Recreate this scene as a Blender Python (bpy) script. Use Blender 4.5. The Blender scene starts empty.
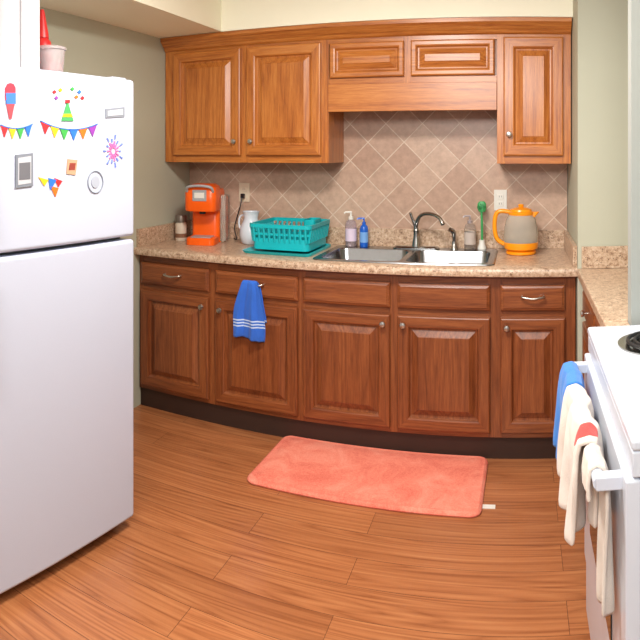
import bpy, bmesh, math, random
from mathutils import Vector, Matrix
random.seed(7)
F=627.0; PX0=520.0; HY=152.0; EYE=1.45
S=bpy.context.scene

# ---------------------------------------------------------------- materials
def lin(c):
    o=[]
    for v in c:
        v=v/255.0
        o.append(v/12.92 if v<=0.04045 else ((v+0.055)/1.055)**2.4)
    return (o[0],o[1],o[2],1.0)
class NT:
    def __init__(s,name):
        s.m=bpy.data.materials.new(name); s.m.use_nodes=True
        s.n=s.m.node_tree.nodes; s.l=s.m.node_tree.links
        s.b=s.n['Principled BSDF']
    def add(s,t,**k):
        n=s.n.new(t)
        for a,b in k.items(): setattr(n,a,b)
        return n
    def link(s,a,b): s.l.new(a,b)
    def coords(s,scale=(1,1,1),rot=(0,0,0),loc=(0,0,0)):
        tc=s.add('ShaderNodeTexCoord'); mp=s.add('ShaderNodeMapping')
        mp.inputs['Scale'].default_value=scale; mp.inputs['Rotation'].default_value=rot; mp.inputs['Location'].default_value=loc
        s.link(tc.outputs['Object'],mp.inputs['Vector']); return mp.outputs['Vector']
    def noise(s,vec,scale,detail=4,rough=.55,dist=0):
        n=s.add('ShaderNodeTexNoise'); n.inputs['Scale'].default_value=scale; n.inputs['Detail'].default_value=detail
        n.inputs['Roughness'].default_value=rough; n.inputs['Distortion'].default_value=dist
        s.link(vec,n.inputs['Vector']); return n.outputs['Fac']
    def ramp(s,fac,stops,interp='LINEAR'):
        r=s.add('ShaderNodeValToRGB'); r.color_ramp.interpolation=interp
        e=r.color_ramp.elements
        while len(e)<len(stops): e.new(.5)
        for i,(p,c) in enumerate(stops): e[i].position=p; e[i].color=c
        s.link(fac,r.inputs['Fac']); return r.outputs['Color']
    def mix(s,fac,a,b,mode='MIX'):
        n=s.add('ShaderNodeMix',data_type='RGBA',blend_type=mode)
        for sock,v in ((n.inputs[0],fac),(n.inputs[6],a),(n.inputs[7],b)):
            if hasattr(v,'links'): s.link(v,sock)
            else: sock.default_value=v
        return n.outputs[2]
    def math(s,op,a,b=0.0,c=0.0):
        n=s.add('ShaderNodeMath',operation=op)
        for i,v in enumerate((a,b,c)):
            if hasattr(v,'links'): s.link(v,n.inputs[i])
            else: n.inputs[i].default_value=v
        return n.outputs[0]
    def bump(s,h,strength=.3,dist=.002):
        n=s.add('ShaderNodeBump'); n.inputs['Strength'].default_value=strength; n.inputs['Distance'].default_value=dist
        s.link(h,n.inputs['Height']); s.link(n.outputs['Normal'],s.b.inputs['Normal'])
    def base(s,c): 
        if hasattr(c,'links'): s.link(c,s.b.inputs['Base Color'])
        else: s.b.inputs['Base Color'].default_value=c
    def set(s,**k):
        for a,b in k.items(): s.b.inputs[a.replace('_',' ')].default_value=b
def plain(name,c,rough=.5,metal=0,var=.06,scale=12,bump=0,**k):
    t=NT(name); v=t.coords(); f=t.noise(v,scale)
    l=lin(c); d=tuple(x*(1-var) for x in l[:3])+(1,)
    h=tuple(min(1,x*(1+var)) for x in l[:3])+(1,)
    t.base(t.ramp(f,[(.3,d),(.7,h)]))
    t.set(Roughness=rough,Metallic=metal,**k)
    if bump: t.bump(t.noise(v,scale*8),bump,.001)
    return t.m
def wood(name,dark,mid,light,axis,rough=.34):
    t=NT(name)
    sc=[16,16,16]; sc[axis]=.9
    v=t.coords(scale=tuple(sc))
    oi=t.add('ShaderNodeObjectInfo')
    av=t.add('ShaderNodeVectorMath',operation='ADD'); t.link(v,av.inputs[0])
    rnd=t.math('MULTIPLY',oi.outputs['Random'],37.0); cb=t.add('ShaderNodeCombineXYZ'); 
    for i in range(3): t.link(rnd,cb.inputs[i])
    t.link(cb.outputs[0],av.inputs[1]); vv=av.outputs[0]
    n1=t.noise(vv,.36,2,.4,.25); rings=t.math('FRACT',t.math('MULTIPLY',n1,15.0))
    rg=t.math('POWER',t.math('ABSOLUTE',t.math('SUBTRACT',rings,.5)),.6)
    n2=t.noise(vv,9,5,.7)
    n3=t.noise(vv,.5,2)
    f=t.math('ADD',t.math('ADD',t.math('MULTIPLY',rg,.22),t.math('MULTIPLY',n2,.64)),t.math('MULTIPLY',n3,.26))
    t.base(t.ramp(f,[(.36,lin(dark)),(.56,lin(mid)),(.76,lin(light))]))
    t.set(Roughness=rough,Coat_Weight=.2,Coat_Roughness=.2)
    t.bump(n2,.08,.001)
    return t.m
UP=dict(dark=(142,74,27),mid=(184,110,46),light=(208,138,68))  # same wood as the base cabinets, brighter light put into its colour
BS=dict(dark=(94,45,21),mid=(131,71,37),light=(156,92,50))  # same wood as the uppers, shade on the lower run painted in
upV=wood('upper_wood_lit_vertical',axis=2,**UP); upH=wood('upper_wood_lit_horizontal',axis=0,**UP)
bsV=wood('base_wood_shaded_vertical',axis=2,**BS); bsH=wood('base_wood_shaded_horizontal',axis=0,**BS)
bsY=wood('base_wood_shaded_depth',axis=1,**BS)
toe=plain('toe_kick_brown',(52,30,20),.6)

def mk_floor():
    t=NT('laminate_floor'); v=t.coords()
    br=t.add('ShaderNodeTexBrick'); br.offset=.37; br.offset_frequency=2; br.squash=1
    t.link(v,br.inputs['Vector'])
    br.inputs['Color1'].default_value=(0,0,0,1); br.inputs['Color2'].default_value=(1,1,1,1); br.inputs['Mortar'].default_value=(.5,.5,.5,1)
    br.inputs['Scale'].default_value=1; br.inputs['Brick Width'].default_value=1.15; br.inputs['Row Height'].default_value=.145
    br.inputs['Mortar Size'].default_value=.0011; br.inputs['Mortar Smooth'].default_value=.1; br.inputs['Bias'].default_value=0
    sep=t.add('ShaderNodeSeparateColor'); t.link(br.outputs['Color'],sep.inputs[0]); rnd=sep.outputs[0]
    sx=t.add('ShaderNodeSeparateXYZ'); t.link(v,sx.inputs[0])
    cb=t.add('ShaderNodeCombineXYZ')
    t.link(t.math('ADD',t.math('MULTIPLY',sx.outputs[0],.5),t.math('MULTIPLY',rnd,31.0)),cb.inputs[0])
    t.link(t.math('ADD',t.math('MULTIPLY',sx.outputs[1],10.0),t.math('MULTIPLY',rnd,17.0)),cb.inputs[1])
    n1=t.noise(cb.outputs[0],.8,2,.35,.15)
    rg=t.math('POWER',t.math('ABSOLUTE',t.math('SUBTRACT',t.math('FRACT',t.math('MULTIPLY',n1,20.0)),.5)),.6)
    cb2=t.add('ShaderNodeCombineXYZ'); t.link(t.math('MULTIPLY',sx.outputs[0],1.8),cb2.inputs[0]); t.link(t.math('MULTIPLY',sx.outputs[1],80.0),cb2.inputs[1]); t.link(t.math('MULTIPLY',rnd,9.0),cb2.inputs[2])
    n2=t.noise(cb2.outputs[0],1.0,4,.6)
    f=t.math('ADD',t.math('MULTIPLY',rg,.34),t.math('MULTIPLY',n2,.68))
    col=t.ramp(f,[(.30,lin((146,86,50))),(.54,lin((176,112,70))),(.8,lin((196,136,90)))])
    tint=t.ramp(rnd,[(0,(.88,.86,.84,1)),(1,(1.05,1.03,1.0,1))])
    col=t.mix(1.0,col,tint,'MULTIPLY')
    col=t.mix(br.outputs['Fac'],col,lin((104,60,36)))
    t.base(col); t.set(Roughness=.32,Coat_Weight=.15,Coat_Roughness=.2); t.bump(n2,.06,.001)
    return t.m
floorM=mk_floor()
def mk_granite():
    t=NT('granite_laminate'); v=t.coords()
    n=t.noise(v,60,6,.8); 
    c=t.ramp(n,[(.34,lin((104,76,58))),(.43,lin((176,144,118))),(.56,lin((204,178,152))),(.72,lin((234,218,200)))])
    vo=t.add('ShaderNodeTexVoronoi'); vo.inputs['Scale'].default_value=95; t.link(v,vo.inputs['Vector'])
    sp=t.ramp(vo.outputs['Distance'],[(.16,(1,1,1,1)),(.30,(0,0,0,1))])
    n3=t.ramp(t.noise(v,35,2),[(.47,(0,0,0,1)),(.53,(1,1,1,1))])
    m=t.mix(1.0,sp,n3,'MULTIPLY'); sc=t.add('ShaderNodeSeparateColor'); t.link(m,sc.inputs[0])
    t.base(t.mix(sc.outputs[0],c,lin((84,58,46)))); t.set(Roughness=.3); return t.m
granite=mk_granite()
def mk_tile():
    t=NT('diagonal_tile'); v=t.coords(); sx=t.add('ShaderNodeSeparateXYZ'); t.link(v,sx.inputs[0])
    k=.70711
    a=t.math('MULTIPLY',t.math('ADD',sx.outputs[0],sx.outputs[2]),k); b=t.math('MULTIPLY',t.math('SUBTRACT',sx.outputs[2],sx.outputs[0]),k)
    cb=t.add('ShaderNodeCombineXYZ'); t.link(t.math('ADD',a,10.02),cb.inputs[0]); t.link(t.math('ADD',b,10.05),cb.inputs[1])
    br=t.add('ShaderNodeTexBrick'); br.offset=0; br.squash=1; t.link(cb.outputs[0],br.inputs['Vector'])
    br.inputs['Color1'].default_value=lin((182,150,130)); br.inputs['Color2'].default_value=lin((200,172,152)); br.inputs['Mortar'].default_value=lin((216,198,180))
    br.inputs['Scale'].default_value=1; br.inputs['Brick Width'].default_value=.15; br.inputs['Row Height'].default_value=.15
    br.inputs['Mortar Size'].default_value=.0028; br.inputs['Mortar Smooth'].default_value=.2; br.inputs['Bias'].default_value=0
    n=t.noise(v,22,5,.75); tint=t.ramp(n,[(.3,(.80,.78,.76,1)),(.7,(1.10,1.08,1.07,1))])
    t.base(t.mix(1.0,br.outputs['Color'],tint,'MULTIPLY')); t.set(Roughness=.34)
    h=t.math('SUBTRACT',t.math('MULTIPLY',n,.3),br.outputs['Fac']); t.bump(h,.4,.002)
    return t.m
tileM=mk_tile()
wallM=plain('sage_wall_paint',(184,185,166),.7,var=.02,scale=3)
soffM=plain('cream_soffit_paint',(252,250,228),.7,var=.01,scale=3)
ceilM=plain('ceiling_paint',(244,242,232),.8,var=.02,scale=3)
whiteWall=plain('white_trim_paint',(158,162,158),.6,var=.02,scale=3)
fridgeM=plain('fridge_white_enamel',(188,194,211),.38,var=.015,scale=200,bump=.12)
stoveM=plain('stove_white_enamel',(198,204,216),.25,var=.01)
gasket=plain('grey_gasket',(120,122,128),.6)
blackM=plain('black_plastic',(22,22,24),.4)
coilM=plain('burner_coil_black',(28,26,26),.5)
darkglass=plain('oven_window_glass',(12,12,14),.08)
steel=plain('brushed_steel',(150,152,156),.24,1.0,var=.05,scale=60)
chrome=plain('faucet_nickel',(180,178,174),.2,1.0,var=.02)
nickel=plain('knob_nickel',(200,196,190),.3,1.0,var=.02)
orangeM=plain('orange_plastic',(250,98,14),.3,var=.03)
orange2=plain('amber_orange_plastic',(252,156,20),.28,var=.03)
tealM=plain('teal_plastic',(16,176,184),.35,var=.04)
tealD=plain('teal_plastic_dark',(12,130,142),.4,var=.04)
whitePl=plain('white_plastic',(226,224,216),.4,var=.01)
greyPl=plain('grey_plastic',(160,162,166),.4)
ceramic=plain('white_ceramic',(214,222,232),.25,var=.03)
blueLiq=plain('blue_soap',(30,96,200),.2,var=.05)
greenPl=plain('green_bristle',(60,160,90),.5,var=.1)
redM=plain('red_plastic',(206,34,36),.4)
paperM=plain('white_paper',(206,204,208),.8,var=.02,scale=40,bump=.1)
def glass(name,c,rough=.05,ior=1.12,tr=.92):
    t=NT(name); v=t.coords(); n=t.noise(v,10); l=lin(c)
    t.base(t.ramp(n,[(.3,tuple(x*.97 for x in l[:3])+(1,)),(.7,l)]))
    t.set(Roughness=rough,Transmission_Weight=tr,IOR=ior); return t.m
glassM=glass('clear_glass',(245,246,246)); tubM=glass('clear_plastic',(240,232,232),.2,1.15,.7); pinkGl=glass('pink_clear_soap',(240,224,230),.1,1.15,.75)
kettleGl=glass('kettle_glass',(244,240,228),.03,1.05,.72)
def cloth(name,c,c2=None,stripes=None,patch=None,axis=2):
    t=NT(name); v=t.coords(); n=t.noise(v,300,3); n0=t.noise(v,14,3); l=lin(c)
    col=t.ramp(n0,[(.3,tuple(x*.88 for x in l[:3])+(1,)),(.7,l)])
    if stripes:
        sx=t.add('ShaderNodeSeparateXYZ'); t.link(v,sx.inputs[0])
        for (a,b) in stripes:
            m=t.math('MULTIPLY',t.math('GREATER_THAN',sx.outputs[axis],a),t.math('LESS_THAN',sx.outputs[axis],b))
            col=t.mix(m,col,lin(c2))
    if patch:
        vm=t.add('ShaderNodeVectorMath',operation='DISTANCE'); t.link(v,vm.inputs[0]); vm.inputs[1].default_value=patch[0]
        m=t.math('LESS_THAN',vm.outputs['Value'],patch[1]); col=t.mix(m,col,lin(patch[2]))
    t.base(col); t.set(Roughness=.95,Sheen_Weight=.15); t.bump(n,.5,.002); return t.m
def mk_rug():
    t=NT('coral_plush'); v=t.coords(); a=t.noise(v,6,6,.75,.8); n=t.noise(v,160,4,.8)
    c=t.ramp(a,[(.36,lin((230,102,82))),(.5,lin((246,130,106))),(.66,lin((255,162,138)))])
    c=t.mix(.35,c,t.ramp(n,[(.3,lin((210,88,70))),(.7,lin((255,178,154)))]))
    t.base(c); t.set(Roughness=1); t.bump(n,.7,.006); return t.m
rugM=mk_rug()

# ---------------------------------------------------------------- geometry
def newmesh(name,verts,faces,mats,smooth=False,midx=None):
    me=bpy.data.meshes.new(name); me.from_pydata([tuple(v) for v in verts],[],faces)
    for m in (mats if isinstance(mats,(list,tuple)) else [mats]): me.materials.append(m)
    bm=bmesh.new(); bm.from_mesh(me); 
    if midx: 
        bm.faces.ensure_lookup_table()
        for i,k in enumerate(midx): bm.faces[i].material_index=k
    bmesh.ops.recalc_face_normals(bm,faces=bm.faces)
    for f in bm.faces: f.smooth=smooth
    bm.to_mesh(me); bm.free()
    ob=bpy.data.objects.new(name,me); S.collection.objects.link(ob)
    if smooth:
        try:
            me.set_sharp_from_angle(angle=math.radians(38))
        except Exception: pass
    return ob
def boxvf(a,b):
    x0,y0,z0=a;x1,y1,z1=b
    v=[(x0,y0,z0),(x1,y0,z0),(x1,y1,z0),(x0,y1,z0),(x0,y0,z1),(x1,y0,z1),(x1,y1,z1),(x0,y1,z1)]
    f=[(0,3,2,1),(4,5,6,7),(0,1,5,4),(1,2,6,5),(2,3,7,6),(3,0,4,7)]
    return v,f
def rrect(x0,x1,y0,y1,r,z,n=6):
    p=[]
    for cx,cy,a0 in ((x1-r,y0+r,-90),(x1-r,y1-r,0),(x0+r,y1-r,90),(x0+r,y0+r,180)):
        for i in range(n+1):
            a=math.radians(a0+90*i/n); p.append((cx+r*math.cos(a),cy+r*math.sin(a),z))
    return p
class Obj:
    def __init__(s,name,loc=(0,0,0),rz=0):
        s.e=bpy.data.objects.new(name,None); S.collection.objects.link(s.e); s.e.empty_display_size=.05
        s.e.location=loc; s.e.rotation_euler=(0,0,rz)
    def put(s,ob): ob.parent=s.e; return ob
    def box(s,name,a,b,m,bev=.003,seg=2):
        a2=[min(p,q) for p,q in zip(a,b)]; b2=[max(p,q) for p,q in zip(a,b)]
        v,f=boxvf(a2,b2); ob=newmesh(name,v,f,m)
        if bev:
            md=ob.modifiers.new('b','BEVEL'); md.width=bev; md.segments=seg
            for p in ob.data.polygons: p.use_smooth=True
            md.harden_normals=True
        return s.put(ob)
    def loft(s,name,loops,m,cap0=True,cap1=True,smooth=True,closed=True):
        n=len(loops[0]); v=[p for l in loops for p in l]; f=[]
        for i in range(len(loops)-1):
            for j in range(n if closed else n-1):
                k=(j+1)%n; f.append((i*n+j,i*n+k,(i+1)*n+k,(i+1)*n+j))
        if cap0: f.append(tuple(range(n))[::-1])
        if cap1: f.append(tuple((len(loops)-1)*n+j for j in range(n)))
        return s.put(newmesh(name,v,f,m,smooth))
    def lathe(s,name,prof,m,c=(0,0),seg=40,cap0=True,cap1=True):
        loops=[[(c[0]+r*math.cos(2*math.pi*j/seg),c[1]+r*math.sin(2*math.pi*j/seg),z) for j in range(seg)] for r,z in prof]
        return s.loft(name,loops,m,cap0,cap1)
    def cyl(s,name,p0,p1,r,m,seg=24,r1=None):
        return s.tube(name,[p0,p1],r,m,seg,radii=[r,r if r1 is None else r1])
    def tube(s,name,pts,r,m,seg=12,radii=None,closed=False,sub=0):
        pts=[Vector(p) for p in pts]
        if sub:
            q=[]; N=len(pts); R=[] 
            for i in range(N-1):
                a=pts[max(i-1,0)];b=pts[i];c=pts[i+1];d=pts[min(i+2,N-1)]
                for k in range(sub):
                    t=k/sub; q.append(.5*((2*b)+(c-a)*t+(2*a-5*b+4*c-d)*t*t+(3*b-a-3*c+d)*t**3))
                    if radii: R.append(radii[i]*(1-t)+radii[i+1]*t)
            q.append(pts[-1]); 
            if radii: R.append(radii[-1]); radii=R
            pts=q
        n=len(pts); loops=[]; up=None
        for i,p in enumerate(pts):
            if closed: d=pts[(i+1)%n]-pts[i-1]
            else: d=pts[min(i+1,n-1)]-pts[max(i-1,0)]
            d.normalize()
            if up is None: up=Vector((0,0,1)) if abs(d.z)<.9 else Vector((1,0,0))
            x=up.cross(d).normalized(); y=d.cross(x).normalized(); up=y
            rr=radii[i] if radii else r
            loops.append([tuple(p+x*rr*math.cos(2*math.pi*j/seg)+y*rr*math.sin(2*math.pi*j/seg)) for j in range(seg)])
        if closed: loops.append(loops[0]); return s.loft(name,loops,m,False,False)
        return s.loft(name,loops,m)
    def door(s,name,x0,x1,z0,z1,yf,mats,t=.02,fr=.055,flat=False):
        """raised-panel door facing -Y ; mats=[vertical,horizontal]"""
        if flat: prof=[(0,t),(0,.010),(.006,.005),(.012,.003),(.016,0),]
        else: prof=[(0,t),(0,.008),(.003,.002),(.008,0),(fr-.006,0),(fr,.002),(fr+.003,.008),(fr+.007,.015),(fr+.014,.016),(fr+.042,.003),(fr+.045,.000)]
        loops=[[(x0+i,yf+d,z0+i),(x1-i,yf+d,z0+i),(x1-i,yf+d,z1-i),(x0+i,yf+d,z1-i)] for i,d in prof]
        v=[p for l in loops for p in l]; f=[];mi=[]
        for i in range(len(loops)-1):
            for j in range(4):
                k=(j+1)%4; f.append((i*4+j,i*4+k,(i+1)*4+k,(i+1)*4+j))
                mi.append(1 if (j in(0,2) and i<6 and not flat) else 0)
        L=len(loops)-1; f.append(tuple(L*4+j for j in range(4))); mi.append(0); f.append((3,2,1,0)); mi.append(0)
        ms=[mats[1],mats[0]] if flat else mats
        return s.put(newmesh(name,v,f,ms,False,mi))
    def knob(s,name,x,z,yf):
        ob=s.lathe(name,[(.005,0),(.005,.012),(.013,.017),(.015,.022),(.012,.027),(.004,.029)],nickel,seg=20)
        ob.rotation_euler=(math.pi/2,0,0); ob.location=(x,yf,z); return ob
    def pull(s,name,x,z,yf,w=.05):
        s.tube(name,[(x-w,yf,z),(x-w,yf-.018,z),(x-w*.5,yf-.026,z-.004),(x,yf-.028,z-.006),(x+w*.5,yf-.026,z-.004),(x+w,yf-.018,z),(x+w,yf,z)],.0055,nickel,10,sub=4)
def single(name,a,b,m,bev=0):
    cx=[(p+q)/2 for p,q in zip(a,b)]
    v,f=boxvf([p-c for p,c in zip(a,cx)],[q-c for q,c in zip(b,cx)]); ob=newmesh(name,v,f,m); ob.location=cx
    return ob
def px(x,Y): return Y*math.tan((x-PX0)/F)
def ground(x,y,z=0):
    r=(EYE-z)*F/(y-HY); th=(x-PX0)/F; return r*math.sin(th),r*math.cos(th)

# ---------------------------------------------------------------- room
XL=-2.05; YB=3.53; CE=2.44; YF=-2.2; XR=.90; WY=2.90
single('floor',(XL-.1,YF,-.05),(XR+.1,YB+.1,0),floorM)
single('ceiling',(XL-.1,YF,CE),(XR+.1,YB+.1,CE+.06),ceilM)
single('wall_left',(XL-.1,YF,0),(XL,YB+.1,CE),wallM)
single('wall_back',(XL,YB,0),(.268,YB+.1,CE),wallM)
single('wall_right',(XR,YF,0),(XR+.1,YB+.1,CE),wallM)
single('wall_return',(.268,WY,0),(XR,YB+.1,CE),wallM)
single('wall_partition',(.345,1.925,0),(XR,1.985,CE),whiteWall)
single('soffit_left',(XL,YF,2.135),(-1.635,YB,CE),soffM)
single('soffit_back',(-1.635,3.17,2.135),(.268,YB,CE),soffM)

# tile backsplash
bs=Obj('tile_backsplash',((XL+.268)/2,3.523,0))
hx=(.268-XL)/2-.003
bs.box('tiles',(-hx,-.006,1.012),(hx,.005,1.9),tileM,0)

# ---------------------------------------------------------------- base cabinets
bc=Obj('base_cabinet_run')
X0,X1=-2.047,.262; DF=2.93
bc.box('toe_kick',(X0,2.962,0),(X1,2.975,.110),toe,0)
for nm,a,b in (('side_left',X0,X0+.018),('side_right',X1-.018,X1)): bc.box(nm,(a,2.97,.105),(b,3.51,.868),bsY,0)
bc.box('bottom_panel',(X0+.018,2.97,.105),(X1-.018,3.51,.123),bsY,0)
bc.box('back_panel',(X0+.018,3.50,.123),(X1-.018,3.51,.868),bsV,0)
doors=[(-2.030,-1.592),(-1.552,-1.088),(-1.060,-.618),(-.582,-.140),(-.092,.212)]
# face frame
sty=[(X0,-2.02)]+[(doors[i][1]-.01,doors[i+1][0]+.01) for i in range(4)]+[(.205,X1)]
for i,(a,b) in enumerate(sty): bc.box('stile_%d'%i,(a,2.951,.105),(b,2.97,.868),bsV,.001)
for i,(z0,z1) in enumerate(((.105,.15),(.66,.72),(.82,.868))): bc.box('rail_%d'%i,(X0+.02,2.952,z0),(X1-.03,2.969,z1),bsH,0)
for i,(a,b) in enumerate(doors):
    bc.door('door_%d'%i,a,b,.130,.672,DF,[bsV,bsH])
    bc.door('drawer_front_%d'%i,a,b,.704,.826,DF,[bsV,bsH],flat=True)
for i,(x,z) in enumerate(((-1.625,.625),(-1.515,.62),(-.650,.63),(-.552,.63),(-.062,.63))): bc.knob('knob_%d'%i,x,z,DF)
bc.pull('pull_0',-1.81,.775,DF); bc.pull('pull_1',-1.32,.775,DF); bc.pull('pull_2',.06,.775,DF)

# counter with sink cut-out
SX0,SX1,SY0,SY1=-1.03,-.12,2.965,3.465
ct=Obj('granite_countertop')
cf=2.895
def ctseg(nm,a,b,y0,y1,front=False):
    if front:
        pr=[(y0+.012,.868),(y0+.003,.872),(y0,.882),(y0,.896),(y0+.004,.906),(y0+.014,.91),(y1,.91),(y1,.868)]
    else: pr=[(y0,.868),(y0,.91),(y1,.91),(y1,.868)]
    ct.loft(nm,[[(a,y,z) for y,z in pr],[(b,y,z) for y,z in pr]],granite,smooth=front)
ctseg('front_slab',XL,.267,cf,SY0+.02,True)
ctseg('back_slab',XL,.267,SY1-.02,3.529)
ctseg('left_slab',XL,SX0+.02,SY0+.02,SY1-.02)
ctseg('right_slab',SX1-.02,.267,SY0+.02,SY1-.02)
ct.box('splash_back',(XL+.02,3.505,.91),(.247,3.529,1.012),granite,.002)
ct.box('splash_left',(XL,2.92,.91),(XL+.02,3.529,1.012),granite,.002)
ct.box('splash_right',(.247,2.92,.91),(.267,3.529,1.012),granite,.002)

# sink
sk=Obj('stainless_double_sink')
zt=.916
def bowl(nm,a,b,y0,y1,dep):
    sk.loft(nm,[rrect(a,b,y0,y1,.05,zt),rrect(a+.004,b-.004,y0+.004,y1-.004,.05,zt-.006),rrect(a+.012,b-.012,y0+.012,y1-.012,.05,zt-dep+.03),
      rrect(a+.03,b-.03,y0+.03,y1-.03,.045,zt-dep+.004),rrect(a+.05,b-.05,y0+.05,y1-.05,.04,zt-dep)],steel,cap0=False)
    cx,cy=(a+b)/2,(y0+y1)/2
    sk.lathe(nm+'_drain',[(.045,zt-dep+.001),(.04,zt-dep+.004),(.02,zt-dep+.002),(.012,zt-dep+.006)],chrome,c=(cx,cy),seg=24)
MX=(SX0+SX1)/2
bw=[(SX0+.035,MX-.014),(MX+.014,SX1-.035)]; by0,by1=SY0+.03,SY1-.10
for i,(a,b) in enumerate(bw): bowl('bowl_%d'%i,a,b,by0,by1,.17)
sk.loft('rim_outer',[rrect(SX0,SX1,SY0,SY1,.04,.911),rrect(SX0+.003,SX1-.003,SY0+.003,SY1-.003,.04,.916),rrect(SX0+.010,SX1-.010,SY0+.010,SY1-.010,.035,.9165)],steel,cap0=False,cap1=False)
def deck():
    bm=bmesh.new()
    outer=rrect(SX0+.010,SX1-.010,SY0+.010,SY1-.010,.035,.9165)
    loops=[outer]+[rrect(a,b,by0,by1,.05,.9165) for a,b in bw]
    es=[]
    for L in loops:
        vs=[bm.verts.new(p) for p in L]
        for i in range(len(vs)): es.append(bm.edges.new((vs[i],vs[(i+1)%len(vs)])))
    bmesh.ops.triangle_fill(bm,use_beauty=True,use_dissolve=False,edges=es,normal=(0,0,1))
    me=bpy.data.meshes.new('deck'); bm.to_mesh(me); bm.free(); me.materials.append(steel)
    ob=bpy.data.objects.new('deck',me); S.collection.objects.link(ob); sk.put(ob)
deck()

# faucet
fx,fy=-.57,3.415
fa=Obj('kitchen_faucet',(fx,fy,.917))
fa.loft('base_plate',[rrect(-.13,.13,-.026,.026,.025,0),rrect(-.13,.13,-.026,.026,.025,.006),rrect(-.12,.12,-.018,.018,.017,.013)],chrome)
fa.lathe('body',[(.026,.012),(.024,.03),(.018,.06),(.016,.085),(.019,.10)],chrome)
fa.tube('spout',[(0,0,.06),(.0,-.005,.13),(.03,-.03,.185),(.085,-.07,.20),(.14,-.11,.185),(.165,-.13,.15)],.011,chrome,14,sub=6,radii=[.013,.012,.011,.0105,.010,.011])
fa.tube('lever',[(0,0,.10),(-.006,.0,.13),(-.02,-.01,.165),(-.03,-.02,.20)],.008,chrome,12,sub=4,radii=[.016,.012,.008,.009])
sp=Obj('sink_sprayer',(-.36,3.415,.917))
sp.lathe('holder',[(.022,0),(.02,.01),(.014,.02),(.013,.045)],chrome)
sp.tube('head',[(0,0,.04),(0,-.002,.075),(-.006,-.012,.10),(-.02,-.03,.112)],.012,chrome,12,sub=4,radii=[.010,.012,.014,.012])

# ---------------------------------------------------------------- upper cabinets
uc=Obj('upper_cabinet_run')
UF=3.20; FY=3.222; UB=3.514; ZB=1.39; ZT=2.06
xa,xb,xc,xd=-2.045,-1.015,-.118,.262
def carcass(p,a,b,z0,z1):
    uc.box(p+'_side_l',(a,FY+.018,z0),(a+.018,UB,z1),upV,0); uc.box(p+'_side_r',(b-.018,FY+.018,z0),(b,UB,z1),upV,0)
    uc.box(p+'_bottom',(a+.018,FY+.018,z0+.02),(b-.018,UB,z0+.036),upH,0); uc.box(p+'_back',(a+.018,UB-.008,z0+.036),(b-.018,UB,z1),upV,0)
carcass('left',xa,xb,ZB,ZT); carcass('middle',xb+.001,xc-.001,1.80,ZT); carcass('right',xc,xd,ZB,ZT)
uc.box('top_panel',(xa,FY+.018,ZT),(xd,UB,ZT+.015),upH,0)
for i,(a,b,z0) in enumerate(((xa,-1.97,ZB),(-1.535,-1.49,ZB),(-1.062,xb,ZB),(xc,-.078,ZB),(.215,xd,ZB),(-.61,-.56,1.80))):
    uc.box('stile_%d'%i,(a,FY,z0),(b,FY+.018,ZT+.01),upV,.001)
for i,(a,b,z0,z1) in enumerate(((xa,xb,ZB,ZB+.06),(xc,xd,ZB,ZB+.06),(xa,xd,2.03,ZT+.01),(xb,xc,1.80,1.845))):
    uc.box('rail_%d'%i,(a+.002,FY+.001,z0),(b-.002,FY+.017,z1),upH,0)
uc.box('valance',(xb+.001,FY-.012,1.665),(xc-.001,FY+.012,1.81),upH,.002)
for i,(a,b,z0,z1) in enumerate(((-1.98,-1.532,1.43,2.04),(-1.497,-1.055,1.43,2.04),(-.085,.222,1.43,2.04))):
    uc.door('door_%d'%i,a,b,z0,z1,UF,[upV,upH])
for i,(a,b) in enumerate(((-1.025+.02,-.60),(-.565,-.130))):
    uc.door('small_door_%d'%i,a,b,1.845,2.03,UF,[upH,upH],fr=.030)
for i,(x,z) in enumerate(((-1.565,1.51),(-1.462,1.51),(-.055,1.54))): uc.knob('knob_%d'%i,x,z,UF)
cp=[(UF+.02,2.055),(UF+.012,2.062),(UF+.004,2.075),(UF-.004,2.082),(UF-.02,2.100),(UF-.034,2.112),(UF-.034,2.132),(UF+.06,2.132),(UF+.06,2.055)]
uc.loft('crown_moulding',[[(xa,y,z) for y,z in cp],[(xd,y,z) for y,z in cp]],upH,smooth=False)

# ---------------------------------------------------------------- fridge
FP=(-1.394,1.977); ang=math.radians(-96); U=(math.cos(ang),math.sin(ang))
W,FT=.76,1.727
fr=Obj('refrigerator',(FP[0],FP[1],0),ang)
fr.box('cabinet',(.006,-.555,.045),(W-.006,-.075,FT-.012),fridgeM,.01,3)
fr.box('gasket_strip',(.015,-.078,.06),(W-.015,-.064,FT-.02),gasket,0)
fr.box('freezer_door',(0,-.065,1.128),(W,0,FT),fridgeM,.014,4)
fr.box('main_door',(0,-.065,.045),(W,0,1.114),fridgeM,.014,4)
fr.box('base_grille',(.02,-.50,0),(W-.02,-.09,.045),blackM,0)
fr.box('hinge_cover',(.01,-.10,FT-.004),(.09,-.035,FT+.010),fridgeM,.005)
for nm,z0,z1 in (('freezer_handle',1.18,1.5),('main_handle',.70,1.08)):
    fr.tube(nm,[(W-.045,0,z0),(W-.045,.04,z0+.03),(W-.045,.04,z1-.03),(W-.045,0,z1)],.011,fridgeM,10)
def fl(x,y):
    th=(x-PX0)/F; d=(math.sin(th),math.cos(th))
    det=U[0]*(-d[1])-U[1]*(-d[0]); bx,by=-FP[0],-FP[1]
    s=(bx*(-d[1])-by*(-d[0]))/det; t=(U[0]*by-U[1]*bx)/det
    return s, EYE-(y-HY)/F*t
MC={}
def mcol(c):
    if c not in MC: MC[c]=plain('magnet_%d_%d_%d'%c,c,.5,var=.02)
    return MC[c]
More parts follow.
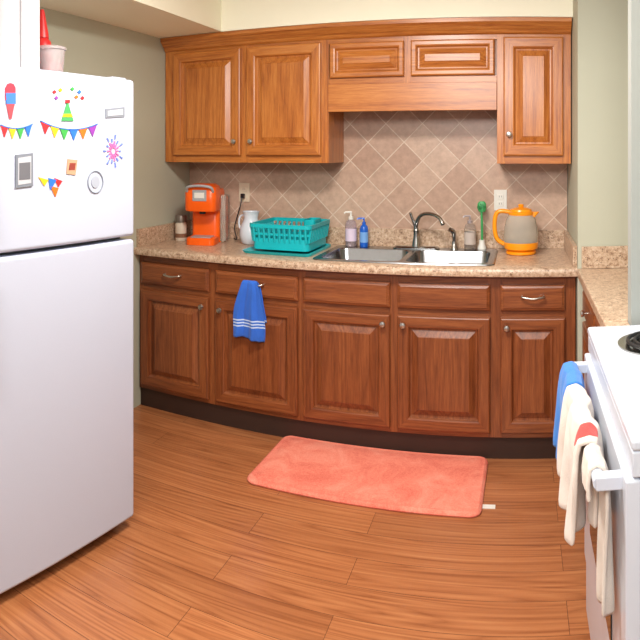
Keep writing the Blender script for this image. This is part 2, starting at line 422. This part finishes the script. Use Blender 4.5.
def magpoly(o,nm,pts,c,th=.003,off=.0005):
    p=[fl(*q) for q in pts]
    o.loft(nm,[[(s,off,z) for s,z in p],[(s,off+th,z) for s,z in p]],mcol(c),smooth=False)
def mag(name): return Obj(name,(FP[0],FP[1],0),ang)
o=fr; magpoly(o,'badge',[(105,109),(124,107),(124,117),(105,118)],(130,135,145))
magpoly(o,'badge_inner',[(107,111),(122,109),(122,115),(107,116)],(185,188,196),.0045)
pal=[(225,40,45),(245,190,30),(60,160,70),(40,110,210),(235,110,30),(140,60,160)]
o=mag('bunting_magnet')
def bunt(x0,y0,x1,y1,n,sag,o):
    for i in range(n):
        t0=(i+.05)/n; t1=(i+.95)/n
        f=lambda t:(x0+(x1-x0)*t, y0+(y1-y0)*t+sag*4*t*(1-t))
        a=f(t0);b=f(t1); m=((a[0]+b[0])/2,(a[1]+b[1])/2+11)
        magpoly(o,'flag_%d'%i,[a,b,m],pal[i%6])
    pts=[f(i/10) for i in range(11)]
    pts=[fl(*q) for q in pts]; o.tube('string_%d'%n,[(s,.003,z) for s,z in pts],.0022,mcol((50,110,200)),6)
bunt(40,121,97,124,6,7,o)
o=mag('bunting_magnet'); bunt(0,125,32,124,4,4,o)
o=mag('popsicle_magnet')
magpoly(o,'pop',[(5,88),(7,84),(10,83),(13,84),(15,88),(15,100),(5,100)],(215,50,70)); magpoly(o,'pop_mid',[(5,93),(15,93),(15,104),(6,104)],(60,120,200),.004); magpoly(o,'cone',[(6,104),(14,104),(11,119),(9,119)],(205,70,80))
o=mag('party_hat_magnet'); magpoly(o,'hat',[(67,101),(73,121),(61,121)],(70,160,90)); magpoly(o,'band',[(63,114),(71,114),(72,117),(62,117)],(245,190,30),.004); magpoly(o,'pom',[(65,100),(69,100),(69,103),(65,103)],(225,40,45),.005)
o=mag('confetti_magnet')
for i,(x,y) in enumerate(((54,92),(60,90),(72,89),(79,92),(76,97),(56,98),(82,98))): magpoly(o,'bit_%d'%i,[(x-2,y),(x,y-2),(x+2,y),(x,y+2)],pal[i%6])
o=mag('firework_magnet')
for i in range(14):
    a=2*math.pi*i/14; cx,cy=113,151; r0,r1=3,(16 if i%2 else 12)
    for j,(ra,rb,c) in enumerate(((r0,r1*.6,(232,110,170)),(r1*.7,r1,(110,130,220)))):
        dx,dy=math.cos(a)*.62,math.sin(a)*1.05; nx,ny=-math.sin(a)*.75,math.cos(a)*.75
        magpoly(o,'ray_%d_%d'%(i,j),[(cx+dx*ra-nx*.5,cy+dy*ra-ny*.5),(cx+dx*rb-nx,cy+dy*rb-ny),(cx+dx*rb+nx,cy+dy*rb+ny),(cx+dx*ra+nx*.5,cy+dy*ra+ny*.5)],c)
o=mag('picture_frame_magnet'); magpoly(o,'frame',[(15,155),(32,153),(32,186),(15,188)],(120,125,135),.005); magpoly(o,'mat',[(17,158),(30,156),(30,183),(17,185)],(185,186,192),.006); magpoly(o,'picture',[(18,163),(29,162),(29,179),(18,180)],(104,104,110),.007)
o=mag('photo_magnet'); magpoly(o,'card',[(67,159),(77,160),(75,175),(66,174)],(190,150,120)); magpoly(o,'face',[(69,163),(75,163),(74,170),(68,170)],(140,60,50),.004)
o=mag('confetti_cannon_magnet')
for i,pp in enumerate(([(38,177),(48,180),(44,186)],[(48,178),(56,180),(50,190)],[(54,178),(62,181),(58,187)],[(50,186),(58,188),(55,197)])): magpoly(o,'piece_%d'%i,pp,[(245,190,30),(40,110,210),(225,40,45),(235,110,30)][i])
o=mag('ring_magnet')
N=24;cx,cy=95,182
ri=[fl(cx+7.5*math.cos(2*math.pi*i/N),cy+11*math.sin(2*math.pi*i/N)) for i in range(N)]
o.tube('ring',[(s,.0025,z) for s,z in ri],.002,mcol((130,138,150)),8,closed=True); magpoly(o,'centre',[(cx+4*math.cos(2*math.pi*i/N),cy+6*math.sin(2*math.pi*i/N)) for i in range(N)],(165,171,184))

# on top of fridge
o=Obj('paper_towel_roll',(-1.655,1.565,FT-.011)); 
o.lathe('roll',[(.02,.004),(.092,.0),(.100,.006),(.100,.375),(.094,.382),(.022,.382),(.02,.37),(.02,.004)],paperM,cap0=False,cap1=False)
o.lathe('core',[(.0205,.01),(.0205,.38)],plain('cardboard',(170,130,90),.8),cap0=False,cap1=False)
o.box('loose_sheet',(.098,-.04,.01),(.1015,.05,.375),paperM,.001)
o=Obj('red_squeeze_bottle',(-1.738,1.82,FT-.011)); o.lathe('bottle',[(.036,0),(.04,.01),(.04,.15),(.036,.175),(.024,.19)],redM); o.lathe('nozzle',[(.028,.19),(.026,.21),(.011,.295),(.008,.305)],redM)
o=Obj('plastic_food_tub',(-1.625,1.745,FT-.011)); o.lathe('tub',[(.045,0),(.048,.004),(.058,.118),(.061,.12),(.061,.123),(.056,.122),(.046,.006)],tubM,cap1=True); o.lathe('lid',[(.063,.119),(.063,.128),(.056,.132),(.054,.128)],tubM)
o.lathe('contents',[(.043,.008),(.050,.07)],plain('pink_snack',(226,120,110),.7))

# ---------------------------------------------------------------- counter items
def at(x,Y): return px(x,Y)
CT=.911
o=Obj('coffee_maker',(at(206,3.30),3.30,CT),math.radians(14))
o.loft('rear_body',[rrect(-.085,.085,-.02,.15,.03,0),rrect(-.085,.085,-.02,.15,.03,.30),rrect(-.078,.078,-.01,.143,.03,.315)],orangeM)
o.loft('drip_base',[rrect(-.085,.085,-.15,0,.03,0),rrect(-.085,.085,-.15,0,.03,.035),rrect(-.08,.08,-.145,0,.03,.04)],orangeM)
o.box('drip_grate',(-.06,-.13,.04),(.06,-.03,.045),greyPl,.002)
o.loft('brew_head',[rrect(-.09,.09,-.145,.02,.035,.195),rrect(-.094,.094,-.15,.02,.035,.205),rrect(-.094,.094,-.15,.03,.035,.30),rrect(-.085,.085,-.135,.03,.035,.335),rrect(-.06,.06,-.10,.03,.03,.35)],orangeM)
o.box('face_panel',(-.042,-.154,.255),(.042,-.148,.32),greyPl,.004); o.box('badge',(-.03,-.157,.272),(.03,-.153,.305),whitePl,.003)
o.tube('lift_handle',[(-.075,-.13,.30),(-.07,-.158,.335),(0,-.165,.345),(.07,-.158,.335),(.075,-.13,.30)],.008,greyPl,10,sub=4)
o.cyl('nozzle',(0,-.08,.196),(0,-.08,.175),.018,blackM); 
o.loft('water_tank',[rrect(.086,.12,-.01,.13,.015,.01),rrect(.086,.12,-.01,.13,.015,.28)],glassM)
o=Obj('seasoning_jar',(at(181,3.28),3.28,CT)); o.lathe('jar',[(.032,0),(.035,.004),(.035,.10),(.031,.112)],plain('jar_label',(214,200,182),.5)); o.lathe('band',[(.0355,.02),(.0355,.045)],plain('jar_band',(130,90,66),.5),cap0=False,cap1=False); o.lathe('lid',[(.035,.112),(.035,.15),(.032,.155)],plain('jar_lid',(130,120,112),.35,.6))
def outlet(x,z,m,nm='wall_outlet'):
    o=Obj(nm,(at(x,3.515),3.516,z)); o.box('plate',(-.036,-.006,-.058),(.036,0,.058),m,.002)
    for dz in (-.02,.02):
        o.box('socket',(-.017,-.009,dz-.014),(.017,-.005,dz+.014),m,.004); 
        for dx in (-.007,.005): o.box('slot',(dx,-.0095,dz-.004),(dx+.002,-.0088,dz+.006),blackM,0)
    return o
outlet(244.5,1.20,plain('almond_plastic',(220,204,180),.4)); outlet(500.5,1.18,whitePl)
ox=at(244.5,3.515)
o=Obj('power_cord',(ox,3.50,1.18)); o.box('plug',(-.012,-.022,-.014),(.012,-.002,.014),blackM,.004)
o.tube('cable',[(0,-.022,-.01),(-.005,-.035,-.06),(-.03,-.035,-.14),(-.045,-.035,-.20),(-.03,-.035,-.262),(-.05,-.032,-.264)],.0035,blackM,8,sub=6)
o=Obj('ceramic_pitcher',(at(251,3.36),3.36,CT))
o.lathe('body',[(.046,0),(.058,.01),(.068,.05),(.066,.09),(.05,.125),(.040,.15),(.046,.178),(.052,.19),(.046,.188),(.037,.15),(.055,.09),(.05,.02)],ceramic,cap1=True)
o.tube('handle',[(-.040,-.0,.168),(-.072,0,.155),(-.078,0,.11),(-.066,0,.075)],.006,ceramic,10,sub=5)
# dish rack
RX0,RX1,RY0,RY1=-1.425,-1.06,3.06,3.43
o=Obj('dish_rack',((RX0+RX1)/2,(RY0+RY1)/2,CT)); hw=(RX1-RX0)/2; hd=(RY1-RY0)/2
o.loft('drip_tray',[rrect(-hw-.01,hw,-hd-.03,hd,.03,0),rrect(-hw-.02,hw,-hd-.04,hd,.03,.014),rrect(-hw-.012,hw-.008,-hd-.032,hd-.008,.03,.014),rrect(-hw,hw-.015,-hd-.02,hd-.015,.03,.005)],tealM)
def rimloop(nm,k,z,h,m,t=.006):
    a=rrect(-hw+k,hw-k,-hd+k,hd-k,.03,z); b=rrect(-hw+k,hw-k,-hd+k,hd-k,.03,z+h); c=rrect(-hw+k+t,hw-k-t,-hd+k+t,hd-k-t,.026,z+h); d=rrect(-hw+k+t,hw-k-t,-hd+k+t,hd-k-t,.026,z)
    o.loft(nm,[a,b,c,d,a],m,False,False,smooth=False)
rimloop('lower_wall',.022,.018,.06,tealM); rimloop('mid_band',.016,.095,.012,tealM); rimloop('top_rim',.004,.135,.020,tealM,.012)
o.loft('basket_floor',[rrect(-hw+.024,hw-.024,-hd+.024,hd-.024,.028,.018),rrect(-hw+.024,hw-.024,-hd+.024,hd-.024,.028,.024)],tealD)
for i in range(11):
    x=-hw+.035+i*(2*hw-.07)/10
    for sgn in (-1,1): o.tube('slat',[(x,sgn*(hd-.024),.06),(x,sgn*(hd-.010),.14)],.007,tealM,6)
for i in range(11):
    y=-hd+.035+i*(2*hd-.07)/10
    for sgn in (-1,1): o.tube('slat',[(sgn*(hw-.024),y,.06),(sgn*(hw-.010),y,.14)],.007,tealM,6)
for i in range(9):
    x=-hw+.06+i*(2*hw-.12)/8
    o.tube('plate_prong',[(x,-.06,.024),(x,-.06,.125)],.0035,tealD,6); o.tube('plate_prong',[(x,.08,.024),(x,.08,.135)],.0035,tealD,6)
o.loft('cutlery_cup',[rrect(hw-.10,hw-.035,-.03,.10,.015,.024),rrect(hw-.10,hw-.035,-.03,.10,.015,.17)],tealM,cap1=False)
def pump(nm,x,Y,h,r,m,mp,z=.917,lab=None):
    o=Obj(nm,(at(x,Y),Y,z)); o.lathe('bottle',[(r*.9,0),(r,.005),(r,h*.6),(r*.8,h*.7),(r*.4,h*.75)],m)
    if lab: o.lathe('label',[(r*1.01,h*.15),(r*1.01,h*.5)],lab,cap0=False,cap1=False)
    o.lathe('collar',[(r*.45,h*.75),(r*.45,h*.83),(r*.2,h*.84),(r*.2,h*.93)],mp,seg=20)
    o.tube('spout',[(0.004,0,h*.95),(-.0,-.0,h*.96),(-.03,-.01,h*.96),(-.036,-.012,h*.92)],.0055,mp,8); return o
pump('hand_soap_bottle',351,3.43,.20,.032,pinkGl,whitePl,lab=plain('soap_label',(224,206,226),.5))
pump('dish_soap_bottle',364,3.43,.165,.024,blueLiq,blueLiq,lab=plain('soap_label_b',(120,170,230),.5))
pump('glass_soap_dispenser',470,3.43,.19,.032,glassM,plain('dispenser_pump',(190,180,184),.3,.6),lab=plain('dispenser_label',(200,186,176),.4))
o=Obj('dish_scrub_brush',(at(482,3.44),3.44,.917)); o.lathe('stand',[(.024,0),(.024,.01),(.016,.03),(.015,.05)],whitePl)
o.tube('handle',[(0,0,.03),(0,0,.12),(-.003,0,.21)],.006,greenPl,10,sub=4,radii=[.006,.007,.006])
o.loft('head',[rrect(-.018,.018,-.012,.012,.011,.205),rrect(-.026,.024,-.014,.014,.013,.225),rrect(-.024,.022,-.013,.013,.012,.25),rrect(-.014,.012,-.008,.008,.007,.262)],greenPl)
for i in range(24):
    a=random.random()*6.28; r=.02*random.random()**.5; x=r*math.cos(a)*1.2
    o.tube('bristle',[(x,-.012,.235+r*math.sin(a)*.8),(x*1.15,-.034,.236+r*math.sin(a))],.0016,greenPl,4)
# kettle
o=Obj('glass_kettle',(at(521,3.33),3.33,CT))
o.lathe('base',[(.075,0),(.08,.004),(.08,.015),(.07,.02)],orange2)
o.lathe('lower_band',[(.072,.02),(.088,.03),(.092,.050),(.091,.064)],orange2)
o.lathe('floor_plate',[(.086,.0645),(.084,.067)],steel)
o.lathe('glass_body',[(.091,.064),(.092,.10),(.088,.14),(.078,.18),(.064,.208)],kettleGl,cap0=False,cap1=False)
o.lathe('collar',[(.066,.206),(.068,.212),(.068,.222),(.058,.226)],orange2); o.lathe('lid',[(.06,.224),(.055,.236),(.03,.244),(.012,.246)],orange2); o.lathe('lid_knob',[(.012,.246),(.016,.256),(.012,.262)],orange2)
o.tube('handle',[(-.055,0,.220),(-.11,0,.225),(-.135,0,.20),(-.14,0,.13),(-.125,0,.075),(-.088,0,.05)],.012,orange2,12,sub=6)
o.loft('spout',[rrect(.05,.075,-.02,.02,.01,.195),rrect(.055,.098,-.018,.018,.012,.222)],orange2)

# ---------------------------------------------------------------- towels
def towel(name,m,path,w0,w1,nu,amp,k,ph,axis,origin,gather=None,thick=.004,g0=.15):
    P=[]
    for i in range(len(path)-1):
        for j in range(5):
            t=j/5; P.append((path[i][0]*(1-t)+path[i+1][0]*t,path[i][1]*(1-t)+path[i+1][1]*t))
    P.append(path[-1]); top=max(p[1] for p in P); bot=min(p[1] for p in P)
    V=[];Fc=[]
    for i,(d,z) in enumerate(P):
        g=(top-z)/(top-bot)
        for j in range(nu+1):
            u=j/nu; c=(w0+w1)/2; h=(w1-w0)/2
            sc=1 if gather is None else gather+(1-gather)*min(1,g*1.6)**.7
            w=c+h*(2*u-1)*sc
            off=amp*(g0+g)*(math.sin(k*u+ph)+.4*math.sin(2.3*k*u+ph*2+g*3)) *(1 if gather is None else 1.2-.3*g)
            zz=z+.008*math.sin(5*u+ph)*g
            if axis=='x': V.append((w+.004*math.sin(9*g+ph),-(d+off),zz))
            else: V.append((-(d+off),w+.006*math.sin(9*g+ph),zz))
    n=nu+1
    for i in range(len(P)-1):
        for j in range(nu): Fc.append((i*n+j,i*n+j+1,(i+1)*n+j+1,(i+1)*n+j))
    ob=newmesh(name,V,Fc,m,True); ob.location=origin
    md=ob.modifiers.new('s','SOLIDIFY'); md.thickness=thick; md.offset=0
    md=ob.modifiers.new('ss','SUBSURF'); md.levels=1; md.render_levels=1
    return ob
blueT=cloth('blue_towel_cloth',(46,104,206),(190,208,236),[(-.225,-.218),(-.21,-.203),(-.195,-.188)])
towel('dish_towel',blueT,[(.012,-.20),(.012,-.03),(.016,0),(.024,.010),(.034,0),(.036,-.03),(.036,-.29)],-.088,.088,26,.011,12,.4,'x',(-1.335,DF-.004,.785),gather=.4)

# ---------------------------------------------------------------- rug
cx,cy=-.660,2.718
o=Obj('coral_bath_rug',(cx,cy,.0))
hw,hd=.505,.238
lp=[]
for ins,z in ((0,.001),(-.004,.008),(0,.016),(.01,.021),(.022,.018),(.034,.022),(.08,.023),(.15,.023),(.2,.023)):
    lp.append(rrect(-hw+ins,hw-ins,-hd+ins,hd-ins,max(.045-ins,.01),z+0,8))
o.loft('pile',lp,rugM)
o.e.rotation_euler=(0,0,math.radians(-.8))
tx,ty=ground(488,507); single('rug_tag',(tx-.025,ty-.014,.0005),(tx+.03,ty+.014,.0025),whitePl)

# ---------------------------------------------------------------- right side : counter, stove
o=Obj('side_base_cabinet')
RFX=.285
o.box('carcass',(RFX+.02,1.99,.10),(XR-.01,2.895,.868),bsY,0)
o.box('carcass_filler',(RFX+.02,1.91,.10),(.343,1.99,.868),bsY,0)
o.box('toe_kick',(RFX+.08,1.99,0),(XR-.02,2.89,.10),toe,0)
for i,(a,b) in enumerate(((1.93,2.38),(2.42,2.87))):
    for nm,z0,z1,fl_ in (('side_door',.13,.672,False),('side_drawer',.704,.826,True)):
        d=o.door('%s_%d'%(nm,i),-(b-a)/2,(b-a)/2,z0,z1,0,[bsV,bsH],flat=fl_); d.rotation_euler=(0,0,-math.pi/2); d.location=(RFX,(a+b)/2,0)
    k=o.knob('side_knob_%d'%i,RFX,.765,0); k.rotation_euler=(math.pi/2,0,-math.pi/2); k.location=(RFX,(a+b)/2,.765)
o=Obj('side_countertop')
o.box('slab',(RFX-.02,1.99,.869),(XR-.002,2.897,.91),granite,.006,3); o.box('slab_front',(RFX-.02,1.91,.869),(.343,1.989,.91),granite,.004)
o.box('splash',(.285,2.878,.911),(XR-.004,2.898,1.012),granite,.002)

SY_0,SY_1=1.14,1.90; SFX=.225
o=Obj('electric_range')
o.box('body',(SFX,SY_0,.03),(XR-.02,SY_1,.895),stoveM,.004)
o.box('cooktop',(SFX-.02,SY_0-.002,.895),(XR-.02,SY_1+.002,.918),stoveM,.008,3)
o.box('front_apron',(SFX-.018,SY_0+.002,.845),(SFX,SY_1-.002,.894),stoveM,.004)
o.box('oven_door',(SFX-.03,SY_0+.004,.23),(SFX,SY_1-.004,.84),stoveM,.006,3)
o.box('oven_window',(SFX-.033,SY_0+.18,.40),(SFX-.029,SY_1-.18,.64),darkglass,.001)
o.box('storage_drawer',(SFX-.025,SY_0+.004,.06),(SFX,SY_1-.004,.22),stoveM,.006,3)
o.box('kick_base',(SFX+.04,SY_0+.02,0),(XR-.05,SY_1-.02,.03),blackM,0)
o.box('backguard',(XR-.09,SY_0,.918),(XR-.02,SY_1,1.10),stoveM,.01,3)
HX=.152;HZ=.815
o.tube('door_handle',[(HX,SY_0+.05,HZ),(HX,SY_1-.05,HZ)],.013,stoveM,14)
for y in (SY_0+.06,SY_1-.06): o.box('handle_mount',(HX-.008,y-.014,HZ-.014),(SFX-.025,y+.014,HZ+.014),stoveM,.004)
for i,(bx,byy,r) in enumerate(((.38,1.70,.10),(.38,1.33,.08),(.66,1.70,.08),(.66,1.33,.10))):
    o.lathe('drip_pan_%d'%i,[(r+.012,.918),(r+.012,.922),(r,.921),(r*.4,.919)],chrome,c=(bx,byy))
    sp_=[]; 
    for t in range(90): a=t/90*4.2*2*math.pi; rr=.018+(r-.02)*t/90; sp_.append((bx+rr*math.cos(a),byy+rr*math.sin(a),.929))
    o.tube('coil_%d'%i,sp_,.0055,coilM,8)
for i in range(4):
    k=o.lathe('control_knob_%d'%i,[(.022,0),(.02,.015),(.012,.02)],blackM,seg=20); k.rotation_euler=(0,-math.pi/2,0); k.location=(XR-.09,SY_0+.12+.17*i,1.02)
whiteT=cloth('cream_towel_cloth',(222,210,200),(60,110,200),[],patch=((-.012,-.13,.02),.036,(222,60,56)))
whiteT2=cloth('cream_towel_cloth_plain',(218,206,194))
blueT2=cloth('blue_towel_cloth_b',(56,124,206),(200,214,236),[])
def ov(z,b=.85,w=0): return [(-.018,-z*b),(-.018,-.01),(-.014,.012),(0,.020),(.018+w*.4,.014),(.022+w*.8,-.01),(.024+w,-.05),(.026+w,-z)]
towel('hanging_towel',blueT2,ov(.205,.85,.008),-.085,.085,22,.014,9,.3,'y',(HX,1.745,HZ),thick=.009)
towel('hanging_towel',whiteT,ov(.205,.85,.004),-.19,.14,36,.015,13,1.0,'y',(HX,1.505,HZ),thick=.012,g0=.35)
towel('hanging_towel',whiteT2,[(-.022,-.285),(-.020,-.01),(-.014,.010),(0,.018),(.014,.010),(.018,-.02),(.016,-.05)],-.045,.05,18,.010,8,2.0,'y',(HX,1.262,HZ),thick=.008)

# ---------------------------------------------------------------- lights
o=Obj('ceiling_light',(-.55,1.7,CE))
t=NT('lamp_diffuser'); t.base((1,1,1,1)); t.set(Emission_Color=(1,.93,.82,1),Emission_Strength=2.0,Roughness=.5)
o.lathe('pan',[(.20,0),(.20,-.02),(.17,-.03)],whitePl); o.lathe('diffuser',[(.17,-.03),(.165,-.06),(.12,-.085),(.04,-.095)],t.m)
def area(nm,loc,rot,size,power,col):
    L=bpy.data.lights.new(nm,'AREA'); L.shape='RECTANGLE'; L.size=size[0]; L.size_y=size[1]; L.energy=power; L.color=col
    ob=bpy.data.objects.new(nm,L); S.collection.objects.link(ob); ob.location=loc; ob.rotation_euler=rot; return ob
area('lamp_ceiling',(-.55,1.7,2.33),(0,0,0),(.4,.4),52,(1,.96,.90))
area('fill_behind_camera',(-.3,-.6,2.2),(math.radians(64),0,0),(1.2,.5),50,(1,.98,.95))  # added fill light behind the camera, no fixture in the room
w=bpy.data.worlds.new('world'); S.world=w; w.use_nodes=True
w.node_tree.nodes['Background'].inputs[0].default_value=(.94,.97,1,1); w.node_tree.nodes['Background'].inputs[1].default_value=.6
S.view_settings.view_transform='Standard'

# ---------------------------------------------------------------- camera (stitched-panorama lens, cylindrical)
cd=bpy.data.cameras.new('camera'); cam=bpy.data.objects.new('camera',cd); S.collection.objects.link(cam); S.camera=cam
cam.location=(0,0,EYE); cam.rotation_euler=(math.pi/2,0,(PX0-320)/F)
cd.sensor_width=36; cd.lens=36*F/640; cd.shift_y=-(320-HY)/640; cd.clip_start=.02
cd.type='PANO'
for tgt in (cd,getattr(cd,'cycles',None)):
    if tgt is None: continue
    try:
        tgt.panorama_type='CENTRAL_CYLINDRICAL'
        tgt.central_cylindrical_range_u_min=-320/F; tgt.central_cylindrical_range_u_max=320/F
        tgt.central_cylindrical_range_v_min=-320/F; tgt.central_cylindrical_range_v_max=320/F
        tgt.central_cylindrical_radius=1.0
    except Exception as e: print('pano',e)
